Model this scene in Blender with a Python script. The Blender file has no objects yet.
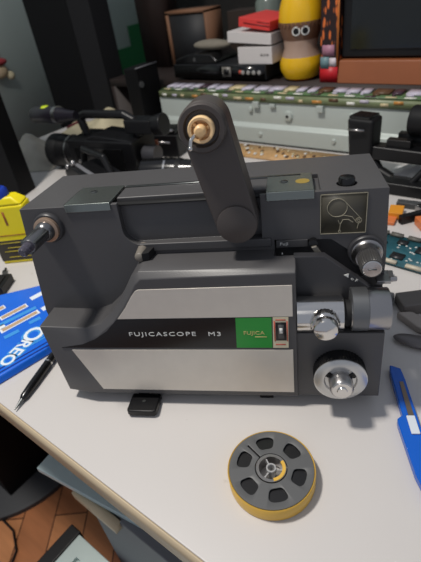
import bpy, bmesh, math, random
from mathutils import Vector, Matrix
random.seed(4)
sc = bpy.context.scene
C = sc.collection
PI = math.pi

# ---------------------------------------------------------------- camera
cd = bpy.data.cameras.new('camera'); cam = bpy.data.objects.new('camera', cd); C.objects.link(cam)
right = Vector((0.79321, 0.59584, -0.12571)); down = Vector((0.26507, -0.52369, -0.80962)); fwd = Vector((-0.54823, 0.60888, -0.57333))
mw = Matrix.Identity(4)
for i in range(3):
    mw[i][0] = right[i]; mw[i][1] = -down[i]; mw[i][2] = -fwd[i]
mw[0][3], mw[1][3], mw[2][3] = 0.0, 0.0, 0.374
cam.matrix_world = mw
cd.sensor_fit = 'VERTICAL'; cd.sensor_height = 36.0; cd.lens = 445 / 562 * 36
cd.clip_start = 0.01; cd.clip_end = 50
cd.dof.use_dof = True; cd.dof.focus_distance = 0.42; cd.dof.aperture_fstop = 9.0
sc.camera = cam

# ---------------------------------------------------------------- world, lights, exposure
w = bpy.data.worlds.new('world'); sc.world = w; w.use_nodes = True
w.node_tree.nodes['Background'].inputs[0].default_value = (0.80, 0.86, 1.0, 1)
w.node_tree.nodes['Background'].inputs[1].default_value = 0.36
def area(name, loc, target, size, energy, col, sy=None):
    l = bpy.data.lights.new(name, 'AREA'); l.energy = energy; l.color = col; l.size = size
    if sy: l.shape = 'RECTANGLE'; l.size_y = sy
    o = bpy.data.objects.new(name, l); C.objects.link(o); o.location = loc
    o.rotation_euler = (Vector(target) - Vector(loc)).to_track_quat('-Z', 'Y').to_euler()
    return o
area('ceiling_lamp', (-0.65, -0.03, 1.60), (-0.22, 0.25, 0), 0.16, 23, (1.0, 0.95, 0.88))
area('front_fill', (0.25, -1.0, 1.55), (-0.3, 0.3, -0.1), 0.7, 1.0, (1.0, 0.96, 0.90))  # soft fill added on the camera side to brighten the front faces
sc.view_settings.view_transform = 'Standard'; sc.view_settings.look = 'None'
sc.view_settings.exposure = 0.0; sc.view_settings.gamma = 1.0; sc.view_settings.use_curve_mapping = False

# ---------------------------------------------------------------- materials
def S(r, g, b):
    f = lambda c: (c / 255 / 12.92) if c / 255 <= 0.04045 else ((c / 255 + 0.055) / 1.055) ** 2.4
    return (f(r), f(g), f(b), 1)
def mat(name, col, rough=0.5, metal=0.0, noise=0.0, nscale=60, bump=0.0, bscale=400, alpha=None, trans=0.0, coat=0.0, spec=None):
    m = bpy.data.materials.new(name); m.use_nodes = True; nt = m.node_tree; p = nt.nodes['Principled BSDF']
    p.inputs['Base Color'].default_value = col; p.inputs['Roughness'].default_value = rough; p.inputs['Metallic'].default_value = metal
    if trans: p.inputs['Transmission Weight'].default_value = trans
    if coat: p.inputs['Coat Weight'].default_value = coat; p.inputs['Coat Roughness'].default_value = 0.15
    if spec is not None: p.inputs['Specular IOR Level'].default_value = spec
    tc = nt.nodes.new('ShaderNodeTexCoord')
    if noise:
        n = nt.nodes.new('ShaderNodeTexNoise'); n.inputs['Scale'].default_value = nscale; n.inputs['Detail'].default_value = 5
        nt.links.new(tc.outputs['Object'], n.inputs['Vector'])
        mx = nt.nodes.new('ShaderNodeMixRGB'); mx.inputs[1].default_value = tuple(c * (1 - noise) for c in col[:3]) + (1,)
        mx.inputs[2].default_value = tuple(min(1, c * (1 + noise)) for c in col[:3]) + (1,)
        nt.links.new(n.outputs['Fac'], mx.inputs[0]); nt.links.new(mx.outputs[0], p.inputs['Base Color'])
    if bump:
        n = nt.nodes.new('ShaderNodeTexNoise'); n.inputs['Scale'].default_value = bscale; n.inputs['Detail'].default_value = 3
        nt.links.new(tc.outputs['Object'], n.inputs['Vector'])
        b = nt.nodes.new('ShaderNodeBump'); b.inputs['Strength'].default_value = bump; b.inputs['Distance'].default_value = 0.0006
        nt.links.new(n.outputs['Fac'], b.inputs['Height']); nt.links.new(b.outputs[0], p.inputs['Normal'])
    return m
BODY = mat('body_paint', S(77, 76, 77), 0.40, 0.0, 0.06, 40, 0.10, 900)
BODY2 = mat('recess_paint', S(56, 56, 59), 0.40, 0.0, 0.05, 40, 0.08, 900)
ARM = mat('arm_plastic', S(72, 66, 63), 0.42)
ALU = mat('brushed_aluminium', S(215, 208, 197), 0.40, 0.30, 0.05, 90, 0.05, 600)
CHROME = mat('chrome', S(218, 216, 213), 0.16, 1.0)
CHROME2 = mat('satin_chrome', S(170, 168, 168), 0.28, 1.0)
STEEL = mat('worn_steel', S(105, 108, 108), 0.35, 0.9, 0.2, 200)
BRONZE = mat('bronze_ring', S(176, 152, 132), 0.35, 0.6)
BLACKG = mat('glossy_black', S(18, 18, 19), 0.18)
BLACK = mat('black_plastic', S(18, 18, 20), 0.38, spec=0.35)
BLACKM = mat('matte_black', S(15, 15, 17), 0.7)
RUBBER = mat('rubber', S(20, 20, 22), 0.55, spec=0.3)
GREEN = mat('badge_green', S(42, 150, 58), 0.3)
GOLD = mat('gold_print', S(205, 190, 120), 0.4)
CREAM = mat('cream_plastic', S(242, 208, 158), 0.35)
CREAMD = mat('cream_plastic_deep', S(232, 192, 138), 0.45)
WHITEP = mat('white_print', S(225, 225, 220), 0.5)
LABELBG = mat('label_ink', S(68, 65, 56), 0.4)
LABELLN = mat('label_line', S(160, 154, 134), 0.5)
RED = mat('red_print', S(186, 84, 66), 0.5)
DARKG = mat('grey_plastic', S(70, 71, 72), 0.45)
YELLOW = mat('yellow_leader', S(218, 174, 72), 0.35, 0.0, 0.06, 300)
REELG = mat('reel_grey', S(88, 89, 90), 0.42)
FILM = mat('film_black', S(22, 22, 24), 0.3)
CLEARM = mat('clear_hub', S(225, 225, 225), 0.15, 0.1, trans=0.5)

# ---------------------------------------------------------------- helpers
class B:
    def __init__(s): s.bm = bmesh.new(); s.mi = 0
    def _f(s, fs):
        for f in fs: f.material_index = s.mi
    def m(s, i): s.mi = i; return s
    def box(s, x0, x1, y0, y1, z0, z1, rz=0, piv=None):
        vs = [s.bm.verts.new((x, y, z)) for x in (x0, x1) for y in (y0, y1) for z in (z0, z1)]
        q = [(0, 1, 3, 2), (4, 6, 7, 5), (0, 4, 5, 1), (2, 3, 7, 6), (0, 2, 6, 4), (1, 5, 7, 3)]
        s._f([s.bm.faces.new([vs[i] for i in f]) for f in q])
        if rz:
            piv = piv or ((x0 + x1) / 2, (y0 + y1) / 2, 0)
            bmesh.ops.rotate(s.bm, verts=vs, cent=piv, matrix=Matrix.Rotation(rz, 3, 'Z'))
        return s
    def prism(s, poly, axis, a, b, top=None):
        # poly in the other two axes' order; axis 'y': (x,z); 'z': (x,y); 'x': (y,z)
        def P(p, v):
            return {'y': (p[0], v, p[1]), 'z': (p[0], p[1], v), 'x': (v, p[0], p[1])}[axis]
        A = [s.bm.verts.new(P(p, a)) for p in poly]; Bv = [s.bm.verts.new(P(p, b)) for p in (top or poly)]
        n = len(poly); fs = [s.bm.faces.new(A), s.bm.faces.new(Bv[::-1])]
        for i in range(n): fs.append(s.bm.faces.new((A[i], Bv[i], Bv[(i + 1) % n], A[(i + 1) % n])))
        s._f(fs); bmesh.ops.recalc_face_normals(s.bm, faces=fs)
        return s
    def lathe(s, p0, d, prof, seg=32, ridges=0, rd=0.0, caps=True):
        # prof: list of (r, t); t metres along d from p0
        p0 = Vector(p0); d = Vector(d).normalized(); u = d.orthogonal().normalized(); v = d.cross(u)
        rings = []
        for k, (r, t) in enumerate(prof):
            ring = []
            for i in range(seg):
                a = 2 * PI * i / seg; rr = r
                if ridges and (i % 2): rr = r - rd
                ring.append(s.bm.verts.new(p0 + d * t + (u * math.cos(a) + v * math.sin(a)) * rr))
            rings.append(ring)
        fs = []
        for A, Bv in zip(rings, rings[1:]):
            for i in range(seg): fs.append(s.bm.faces.new((A[i], A[(i + 1) % seg], Bv[(i + 1) % seg], Bv[i])))
        if caps: fs.append(s.bm.faces.new(rings[0][::-1])); fs.append(s.bm.faces.new(rings[-1]))
        s._f(fs); bmesh.ops.recalc_face_normals(s.bm, faces=fs)
        return s
    def cyl(s, p0, p1, r, r1=None, seg=24):
        p0 = Vector(p0); p1 = Vector(p1); return s.lathe(p0, p1 - p0, [(r, 0), (r if r1 is None else r1, (p1 - p0).length)], seg)
    def tube(s, pts, r, seg=8):
        for a, b in zip(pts, pts[1:]): s.cyl(a, b, r, None, seg)
        for p in pts[1:-1]: s.ball(p, r, 8, 6)
        return s
    def ball(s, c, r, su=16, sv=10, sx=1, sy=1, sz=1):
        g = bmesh.ops.create_uvsphere(s.bm, u_segments=su, v_segments=sv, radius=r)
        for v in g['verts']: v.co = Vector((v.co.x * sx, v.co.y * sy, v.co.z * sz)) + Vector(c)
        s._f({f for v in g['verts'] for f in v.link_faces}); return s
    def grid(s, fn, nu, nv):
        g = [[s.bm.verts.new(fn(i / nu, j / nv)) for j in range(nv + 1)] for i in range(nu + 1)]
        s._f([s.bm.faces.new((g[i][j], g[i + 1][j], g[i + 1][j + 1], g[i][j + 1])) for i in range(nu) for j in range(nv)]); return s
    def build(s, name, mats, parent=None, bevel=0, seg=2, loc=None, rz=0, smooth=True):
        me = bpy.data.meshes.new(name)
        for e in s.bm.edges:
            if len(e.link_faces) == 2 and e.calc_face_angle(0) > 0.7: e.smooth = bool(bevel)
        for f in s.bm.faces: f.smooth = smooth
        s.bm.to_mesh(me); s.bm.free()
        for m in (mats if isinstance(mats, (list, tuple)) else [mats]): me.materials.append(m)
        o = bpy.data.objects.new(name, me); C.objects.link(o)
        if parent: o.parent = parent
        if loc: o.location = loc
        if rz: o.rotation_euler[2] = rz
        if bevel:
            b = o.modifiers.new('bevel', 'BEVEL'); b.width = bevel; b.segments = seg; b.limit_method = 'ANGLE'; b.angle_limit = 0.7; b.harden_normals = True
        return o
def cut(o, cutters):
    """carve the cutter shapes out of a mesh and keep only the result"""
    cs = []
    for cb in cutters:
        me = bpy.data.meshes.new('cutter'); cb.bm.to_mesh(me); cb.bm.free()
        c = bpy.data.objects.new('cutter', me); C.objects.link(c); cs.append(c)
    bev = o.modifiers.get('bevel'); prm = None
    if bev: prm = (bev.width, bev.segments); o.modifiers.remove(bev)
    par = o.parent; o.parent = None
    for c in cs:
        md = o.modifiers.new('cut', 'BOOLEAN'); md.object = c; md.operation = 'DIFFERENCE'; md.solver = 'EXACT'
    dg = bpy.context.evaluated_depsgraph_get(); dg.update()
    me = bpy.data.meshes.new_from_object(o.evaluated_get(dg))
    o.modifiers.clear(); nm = o.data.name; o.data = me; o.parent = par
    for c in cs: bpy.data.objects.remove(c)
    if prm:
        b = o.modifiers.new('bevel', 'BEVEL'); b.width, b.segments = prm; b.limit_method = 'ANGLE'; b.angle_limit = 0.7; b.harden_normals = True
    return o
def tag(o, label, cat, group=None, kind=None):
    o['label'] = label; o['category'] = cat
    if group: o['group'] = group
    if kind: o['kind'] = kind
    return o
def thing(name, label, cat, loc=(0, 0, 0), rz=0, group=None):
    o = bpy.data.objects.new(name, None); C.objects.link(o); o.location = loc; o.rotation_euler = (0, 0, rz)
    o.empty_display_size = 0.02
    return tag(o, label, cat, group)
def struct(o, label, cat):
    return tag(o, label, cat, kind='structure')
def text(name, s_, size, m, parent, loc, rot, xs=1.0, off=0.0, extr=0.00015, align='LEFT', sp=1.0):
    cu = bpy.data.curves.new(name, 'FONT'); cu.body = s_; cu.size = size; cu.extrude = extr; cu.offset = off; cu.align_x = align; cu.resolution_u = 3; cu.space_character = sp
    t = bpy.data.objects.new(name, cu); C.objects.link(t)
    dg = bpy.context.evaluated_depsgraph_get(); dg.update()
    me = bpy.data.meshes.new_from_object(t.evaluated_get(dg)); bpy.data.objects.remove(t)
    for v in me.vertices: v.co.x *= xs
    me.materials.clear(); me.materials.append(m)
    o = bpy.data.objects.new(name, me); C.objects.link(o); o.location = loc; o.rotation_euler = rot
    if parent: o.parent = parent
    return o
def arc(cx, cy, r, a0, a1, n):
    return [(cx + r * math.cos(math.radians(a0 + (a1 - a0) * i / n)), cy + r * math.sin(math.radians(a0 + (a1 - a0) * i / n))) for i in range(n + 1)]

# ---------------------------------------------------------------- the room
def floor_mat():
    m = bpy.data.materials.new('wood_parquet'); m.use_nodes = True; nt = m.node_tree; p = nt.nodes['Principled BSDF']; p.inputs['Roughness'].default_value = 0.45
    tc = nt.nodes.new('ShaderNodeTexCoord'); mp = nt.nodes.new('ShaderNodeMapping'); mp.inputs['Rotation'].default_value = (0, 0, 0.9); mp.inputs['Location'].default_value = (0.03, 0.02, 0)
    br = nt.nodes.new('ShaderNodeTexBrick'); br.inputs['Scale'].default_value = 1.0; br.inputs['Brick Width'].default_value = 0.42; br.inputs['Row Height'].default_value = 0.085
    br.inputs['Mortar Size'].default_value = 0.0015; br.offset = 0.37
    br.inputs['Color1'].default_value = S(214, 148, 100); br.inputs['Color2'].default_value = S(172, 108, 72); br.inputs['Mortar'].default_value = S(60, 36, 26)
    n = nt.nodes.new('ShaderNodeTexNoise'); n.inputs['Scale'].default_value = 6; mp2 = nt.nodes.new('ShaderNodeMapping'); mp2.inputs['Scale'].default_value = (1.2, 9, 1); mp2.inputs['Rotation'].default_value = (0, 0, 0.9)
    mx = nt.nodes.new('ShaderNodeMixRGB'); mx.blend_type = 'MULTIPLY'; mx.inputs[0].default_value = 0.7
    rp = nt.nodes.new('ShaderNodeValToRGB'); rp.color_ramp.elements[0].color = (0.45, 0.42, 0.4, 1); rp.color_ramp.elements[1].color = (1.2, 1.15, 1.1, 1)
    L = nt.links.new
    L(tc.outputs['Object'], mp.inputs[0]); L(mp.outputs[0], br.inputs[0]); L(tc.outputs['Object'], mp2.inputs[0]); L(mp2.outputs[0], n.inputs[0]); L(n.outputs['Fac'], rp.inputs[0])
    L(br.outputs[0], mx.inputs[1]); L(rp.outputs[0], mx.inputs[2]); L(mx.outputs[0], p.inputs[0])
    return m
WALL = mat('wall_paint', S(196, 208, 204), 0.8, 0, 0.05, 3)
struct(B().box(-2.0, 1.6, -1.2, 2.1, -0.78, -0.73).build('floor', floor_mat()), 'brown wood strip floor', 'floor')
struct(B().box(-2.0, -1.9, -1.2, 2.1, -0.73, 1.7).build('wall_left', WALL), 'grey green painted wall at the left', 'wall')
struct(B().box(-1.9, 1.6, 2.0, 2.1, -0.73, 1.7).build('wall_back', WALL), 'grey green wall behind the shelves', 'wall')
# green painted stair-step band on the left wall
st = [(1.50, -0.73), (1.50, 0.02), (1.655, 0.02), (1.655, 0.092), (1.785, 0.092), (1.785, 0.182), (1.88, 0.182), (1.88, 0.272), (1.98, 0.272), (1.98, -0.73)]
struct(B().prism(st, 'x', -1.905, -1.893).build('trim_1', mat('green_wall_paint', S(26, 104, 56), 0.6)), 'green stepped band painted on the left wall', 'wall trim')

# ---------------------------------------------------------------- desk
DESKT = mat('white_laminate', S(203, 199, 196), 0.36, 0, 0.03, 9)
def dirty_desk():
    nt = DESKT.node_tree; p = nt.nodes['Principled BSDF']; src = p.inputs['Base Color'].links[0].from_socket
    tc = nt.nodes.new('ShaderNodeTexCoord'); n = nt.nodes.new('ShaderNodeTexNoise'); n.inputs['Scale'].default_value = 38; n.inputs['Detail'].default_value = 8; n.inputs['Roughness'].default_value = 0.7
    r = nt.nodes.new('ShaderNodeValToRGB'); r.color_ramp.elements[0].position = 0.67; r.color_ramp.elements[0].color = (1, 1, 1, 1); r.color_ramp.elements[1].position = 0.78; r.color_ramp.elements[1].color = (0.72, 0.68, 0.64, 1)
    mx = nt.nodes.new('ShaderNodeMixRGB'); mx.blend_type = 'MULTIPLY'; mx.inputs[0].default_value = 1
    nt.links.new(tc.outputs['Object'], n.inputs['Vector']); nt.links.new(n.outputs['Fac'], r.inputs[0]); nt.links.new(src, mx.inputs[1]); nt.links.new(r.outputs[0], mx.inputs[2]); nt.links.new(mx.outputs[0], p.inputs['Base Color'])
dirty_desk()
EDGE = mat('beige_edging', S(196, 178, 148), 0.5, 0, 0.05, 20)
desk = thing('desk', 'white topped work desk with beige edging under the projector', 'desk', (-0.3, 0.5, -0.73))
B().box(-1.03, 0.9, -0.4065, 0.50, 0.6960, 0.73).build('desktop', DESKT, desk, 0.001)
B().box(-1.03, 0.9, -0.4085, -0.4068, 0.6960, 0.7292).build('edge_band', EDGE, desk)
for i, (x, y) in enumerate(((-0.99, 0.44), (0.86, -0.36), (0.86, 0.44))):
    B().box(x - 0.02, x + 0.02, y - 0.02, y + 0.02, 0, 0.6960).build('leg', DARKG, desk, 0.001)

# ---------------------------------------------------------------- the projector
pr = thing('film_projector', 'dark grey film projector with silver front panels on the white desk', 'film projector', (-0.3869, 0.1702, 0.0138))
pr.rotation_euler = (Matrix.Rotation(math.radians(29.437), 3, 'Z') @ Matrix.Rotation(math.radians(-4.617), 3, 'X')).to_euler()
H = 0.1962
body = B().prism([(-0.002, -0.001), (0.334, -0.001), (0.337, 0.13), (0.3345, H), (0.0010, H), (-0.0095, 0.08)], 'y', 0, 0.100).build('body', BODY, pr, 0.0014, 3)
rec = [(0.0985, 0.215), (0.0985, 0.170)] + arc(0.1145, 0.170, 0.016, 180, 268, 6) + [(0.2285, 0.1555), (0.2285, 0.215)]
slot = [(0.2395, 0.1530), (0.2890, 0.1515), (0.3190, 0.1290), (0.3190, 0.112), (0.300, 0.112), (0.279, 0.128), (0.2395, 0.128)]
cut(body, [B().prism(rec, 'y', -0.02, 0.009), B().prism(slot, 'y', -0.02, 0.012), B().lathe((0.3025, 0.0165, H - 0.004), (0, 0, 1), [(0.0085, 0), (0.0085, 0.02)], 28),
           B().box(0.044, 0.280, 0.0045, 0.047, H - 0.0045, H + 0.02)])
# front cover: stepped housing with a curved shoulder
co = [(0.0085, -0.003), (0.0005, 0.0835), (0.050, 0.0812), (0.068, 0.0868), (0.0820, 0.0990), (0.0945, 0.1145), (0.1040, 0.1290), (0.1110, 0.1400), (0.1180, 0.1440), (0.2575, 0.1437), (0.2575, -0.003)]
lip = [(0.0370, -0.0015), (0.0166, 0.0715), (0.050, 0.0700), (0.066, 0.0765), (0.083, 0.0905), (0.096, 0.1060), (0.1067, 0.1210), (0.114, 0.1330), (0.1203, 0.1388), (0.2572, 0.1407), (0.2572, -0.0015)]
def loft(outs, ys):
    g = B(); R_ = [[g.bm.verts.new((x, y, z)) for x, z in o] for o, y in zip(outs, ys)]; n = len(R_[0])
    fs = [g.bm.faces.new(R_[0]), g.bm.faces.new(R_[-1][::-1])]
    for A, Q in zip(R_, R_[1:]):
        for i in range(n): fs.append(g.bm.faces.new((A[i], Q[i], Q[(i + 1) % n], A[(i + 1) % n])))
    bmesh.ops.recalc_face_normals(g.bm, faces=fs); return g
mid = [(a[0] * 0.45 + b[0] * 0.55, a[1] * 0.45 + b[1] * 0.55) for a, b in zip(co, lip)]
loft([co, co, lip], [0.002, -0.0335, -0.0395]).build('front_housing', BODY, pr, 0.0010, 3)
cut(bpy.data.objects['front_housing'], [B().box(0.2390, 0.2700, -0.0125, 0.010, 0.1330, 0.160)])
up = [(0.0895, 0.0958), (0.100, 0.1085), (0.1085, 0.1210), (0.1135, 0.1268), (0.1165, 0.1282), (0.2540, 0.1292), (0.2540, 0.0965)]
B().prism(up, 'y', -0.0401, -0.0390).build('upper_panel', ALU, pr, 0.0003, 1)
lo = [(0.0315, 0.0582), (0.2535, 0.0585), (0.2535, 0.0042), (0.0525, 0.0042)]
B().prism(lo, 'y', -0.0401, -0.0390).build('lower_panel', ALU, pr, 0.0003, 1)
bs = [(0.0215, 0.0610), (0.045, 0.0650), (0.060, 0.0715), (0.075, 0.0815), (0.086, 0.0928), (0.0885, 0.0950), (0.2025, 0.0955), (0.2010, 0.0610)]
B().prism(bs, 'y', -0.0401, -0.0390).build('name_strip', BLACKG, pr)['label'] = 'glossy black name strip'
gs = B().prism([(0.2010, 0.0612), (0.2026, 0.0955), (0.2350, 0.0955), (0.2345, 0.0612)], 'y', -0.0401, -0.0390).build('badge', GREEN, pr)
gs['label'] = 'green brand badge'
R90 = (PI / 2, 0, 0)
text('lettering', 'FUJICASCOPE', 0.0066, WHITEP, pr, (0.0968, -0.0402, 0.0757), R90, 1.42, 0.0, sp=1.22)
text('lettering', 'M3', 0.0066, WHITEP, pr, (0.1750, -0.0402, 0.0755), R90, 1.42, 0.0, sp=1.22)
text('lettering', 'FUJICA', 0.0056, GOLD, gs, (0.2085, -0.0402, 0.0768), R90, 1.15)
B().box(0.2190, 0.2300, -0.0403, -0.0400, 0.0736, 0.0744).build('print_line', GOLD, gs)
cw = B().prism([(0.2352, 0.0612), (0.2362, 0.0958), (0.2500, 0.0958), (0.2494, 0.0612)], 'y', -0.0403, -0.0390).build('counter_window', mat('cream_print', S(215, 205, 175), 0.5), pr)
B().box(0.2383, 0.2479, -0.0406, -0.0400, 0.0700, 0.0905).m(1).box(0.2405, 0.2457, -0.0409, -0.0405, 0.0725, 0.0880).m(2).box(0.2417, 0.2445, -0.0411, -0.0408, 0.0785, 0.0845).build('counter', [BLACK, DARKG, WHITEP], cw)
for b_ in ((0.2368, 0.2380, -0.0405, -0.0402, 0.069, 0.092), (0.2482, 0.2492, -0.0405, -0.0402, 0.069, 0.092), (0.2385, 0.2475, -0.0405, -0.0402, 0.0925, 0.0938), (0.2378, 0.2470, -0.0405, -0.0402, 0.0645, 0.0658)): B().box(*b_).build('red_mark', RED, cw)
# block behind the lens with its sloping shoulder, and the lower right block
blk = [(0.2560, 0.1445), (0.2826, 0.1437), (0.3085, 0.1225), (0.3240, 0.1090), (0.3340, 0.1080), (0.3340, 0.070), (0.2560, 0.070)]
B().prism(blk, 'y', -0.018, -0.009).build('lens_block', BODY2, pr, 0.0008, 2)
B().prism([(0.2560, -0.002), (0.3340, -0.002), (0.3340, 0.0755), (0.2560, 0.0755)], 'y', -0.037, 0.002).build('lower_block', BODY, pr, 0.0010, 2)
text('direction_marks', 'o F', 0.0042, WHITEP, pr, (0.3045, -0.0184, 0.1205), (PI / 2, math.radians(30), 0), 1.2)
B().prism([(0.2990, 0.1250), (0.3030, 0.1262), (0.3028, 0.1222)], 'y', -0.0186, -0.0180).build('direction_arrow', WHITEP, pr)
# top: recessed film door between two chrome hinge plates
tp = B().box(0.0945, 0.2655, 0.0125, 0.044, H - 0.004, H + 0.0012).build('film_door', BODY, pr, 0.0012, 2)
B().box(0.0945, 0.2655, 0.0050, 0.0122, H - 0.0042, H - 0.0028).build('gap_shade', BLACKM, pr)  # flat black strip standing in for the shade inside the gap
B().box(0.0955, 0.2645, 0.0395, 0.0435, H + 0.001, H + 0.0022).build('trim_strip', STEEL, tp)
PLATE = mat('hinge_steel', S(134, 140, 136), 0.25, 0.8)
def hinge(x0, x1, sc_, gold=False):
    o = B().box(x0, x1, -0.0012, 0.046, H - 0.0004, H + 0.0022).box(x0, x1, -0.0014, 0.001, H - 0.0058, H + 0.0022).build('hinge_plate', PLATE, pr, 0.0006, 2)
    B().lathe((sc_[0], sc_[1], H + 0.002), (0, 0, 1), [(0.0034, 0), (0.0034, 0.0008), (0.0024, 0.0012)], 20).m(1).box(sc_[0] - 0.0026, sc_[0] + 0.0026, sc_[1] - 0.0004, sc_[1] + 0.0004, H + 0.0030, H + 0.0034).build('screw', [STEEL, BLACK], o)
    if gold: B().lathe((sc_[0] + 0.016, sc_[1] - 0.001, H + 0.0021), (0, 0, 1), [(0.0062, 0), (0.0062, 0.0003)], 24).build('gold_sticker', mat('gold_sticker', S(170, 145, 70), 0.4, 0.3), o)
    return o
hinge(0.0475, 0.0925, (0.066, 0.030)); hinge(0.2340, 0.2745, (0.2495, 0.024), True)
k = B().lathe((0.3025, 0.0165, H - 0.004), (0, 0, 1), [(0.0070, 0), (0.0070, 0.0085), (0.0062, 0.0098), (0.0030, 0.0100)], 28, 0).build('top_button', BLACKG, pr)
k['label'] = 'black button in the top face'
# instruction label
lx0, lx1, lz0, lz1 = 0.2795, 0.3180, 0.1568, 0.1935
lab = B().box(lx0, lx1, -0.0006, 0.0004, lz0, lz1).build('threading_label', LABELBG, pr)
g = B()
for (a, b, c, d) in ((lx0, lx1, lz1 - 0.0006, lz1), (lx0, lx1, lz0, lz0 + 0.0006), (lx0, lx0 + 0.0006, lz0, lz1), (lx1 - 0.0006, lx1, lz0, lz1)): g.box(a, b, -0.0009, -0.0005, c, d)
def ln(g, pts, r=0.00026):
    g.tube([(x, -0.0008, z) for x, z in pts], r, 5)
ln(g, arc(0.2935, 0.1810, 0.0082, 0, 360, 28)); ln(g, arc(0.3115, 0.1685, 0.0024, 0, 360, 12)); ln(g, arc(0.3115, 0.1685, 0.0011, 0, 360, 8))
ln(g, [(0.2998, 0.1862), (0.3135, 0.1700)]); ln(g, [(0.2925, 0.1729), (0.3000, 0.1738), (0.3060, 0.1722), (0.3095, 0.1672)])
ln(g, [(0.2960, 0.1600), (0.2965, 0.1660), (0.2985, 0.1700), (0.3030, 0.1700), (0.3070, 0.1672)]); ln(g, arc(0.2960, 0.1590, 0.0010, 0, 360, 8)); ln(g, [(0.3115, 0.166), (0.3105, 0.161)]); ln(g, [(0.2958, 0.166), (0.2946, 0.1695)])
g.build('line_drawing', LABELLN, lab)
# slot lever and small script
lv = B().cyl((0.2735, 0.010, 0.1500), (0.2735, -0.006, 0.1500), 0.0042, 0.0040, 20).build('slot_lever', BLACKG, pr)
B().prism([(0.2715, 0.1480), (0.2760, 0.1490), (0.2810, 0.1410), (0.2765, 0.1390)], 'y', -0.0085, -0.0050).build('lever_tab', mat('grey_tab', S(120, 116, 108), 0.4, 0.3), lv, 0.0006)
sb = B().box(0.2410, 0.2690, -0.0004, 0.004, 0.1450, 0.1522).build('slot_bar', BODY, pr, 0.0004)
text('lettering', 'Fuji', 0.0042, WHITEP, sb, (0.2440, -0.0006, 0.1475), (PI / 2, 0, 0), 1.3)
B().lathe((0.2460, -0.002, 0.1400), (0, -1, 0), [(0.0007, 0), (0.0007, 0.001)], 10).build('white_dot', WHITEP, pr)
# peg and dark notch at the left end of the ledge
B().cyl((0.1150, -0.013, 0.1475), (0.1150, 0.004, 0.1500), 0.0052, None, 20).ball((0.1150, -0.013, 0.1475), 0.0052, sy=0.6).build('peg', mat('peg_grey', S(120, 114, 106), 0.5), pr)
B().prism([(0.1180, -0.016), (0.1240, -0.014), (0.1270, 0.0015), (0.1180, 0.0015)], 'z', 0.1430, 0.1520).build('notch', BLACKM, pr)
# lower lip catching light under the recess
B().box(0.112, 0.2365, -0.0022, 0.001, 0.1475, 0.1555).build('ledge_lip', BODY, pr, 0.0009, 2)
# supply spindle (left)
sx, sz = 0.0265, 0.1770
sp = B().lathe((sx, 0.001, sz), (0, -1, 0), [(0.0150, 0), (0.0150, 0.004), (0.0138, 0.0055), (0.0105, 0.0060)], 36).build('spindle_base', BODY2, pr)
sp['label'] = 'round boss of the left spindle'
B().lathe((sx, -0.0048, sz), (0, -1, 0), [(0.0122, 0), (0.0122, 0.0035), (0.0112, 0.0042)], 36).build('bronze_collar', BRONZE, sp)
s2 = B().lathe((sx, -0.008, sz), (0, -1, 0), [(0.0096, 0), (0.0088, 0.006), (0.0070, 0.008), (0.0070, 0.032), (0.0060, 0.034)], 24)
s2.build('spindle_shaft', mat('shaft_metal', S(128, 128, 130), 0.25, 0.9), sp)
g = B()
for a in (0.4, 2.5, 4.6):
    g.box(sx + 0.0067 * math.cos(a) - 0.0014, sx + 0.0067 * math.cos(a) + 0.0014, -0.0415, -0.016, sz + 0.0067 * math.sin(a) - 0.0014, sz + 0.0067 * math.sin(a) + 0.0014)
g.build('spindle_key', STEEL, sp, 0.0003)
B().lathe((sx, -0.0415, sz), (0, -1, 0), [(0.0050, 0), (0.0046, 0.010), (0.0030, 0.013)], 20).build('clear_tip', mat('clear_tip', S(150, 145, 165), 0.15, trans=0.8), sp)
B().lathe((sx, -0.0418, sz), (0, -1, 0), [(0.0034, 0), (0.0034, 0.001)], 16).build('spindle_hole', BLACKM, sp)
# reel arm
px, pz, tx, tz = 0.2093, 0.1790, 0.1903, 0.2608
ang = math.degrees(math.atan2(tz - pz, tx - px))
def capsule(ra, rb, n=18): return arc(tx, tz, ra, ang + 90, ang - 90, n) + arc(px, pz, rb, ang - 90, ang - 270, n)
ar = B().prism(capsule(0.0190, 0.0178), 'y', -0.0205, 0.0085).build('reel_arm', ARM, pr, 0.0020, 4)
B().lathe((px, -0.0200, pz), (0, -1, 0), [(0.0168, 0), (0.0168, 0.0022), (0.0158, 0.0028), (0.0, 0.0030)], 48, caps=False).build('pivot_cap', ARM, ar)
ring = B().lathe((tx, -0.0200, tz), (0, -1, 0), [(0.0186, 0), (0.0186, 0.0060), (0.0174, 0.0078), (0.0140, 0.0078), (0.0128, 0.0040), (0.0, 0.0040)], 56, caps=False).build('cup', ARM, ar)
cap = B().lathe((tx, -0.0235, tz), (0, -1, 0), [(0.0100, 0), (0.0100, 0.0075), (0.0093, 0.0085), (0.0074, 0.0082), (0.0068, 0.0030), (0.0, 0.0030)], 40, caps=False).build('cream_spindle_cap', CREAM, ar)
cap['label'] = 'cream plastic hub at the end of the arm'
g = B().lathe((tx, -0.0260, tz), (0, -1, 0), [(0.0046, 0), (0.0044, 0.010), (0.0030, 0.0115), (0, 0.0118)], 24, caps=False)
for a in (0.3, 2.4, 4.5): g.box(tx + 0.006 * math.cos(a) - 0.0011, tx + 0.006 * math.cos(a) + 0.0011, -0.0310, -0.0255, tz + 0.006 * math.sin(a) - 0.0011, tz + 0.006 * math.sin(a) + 0.0011)
g.build('hub_nub', CREAMD, cap)
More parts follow.
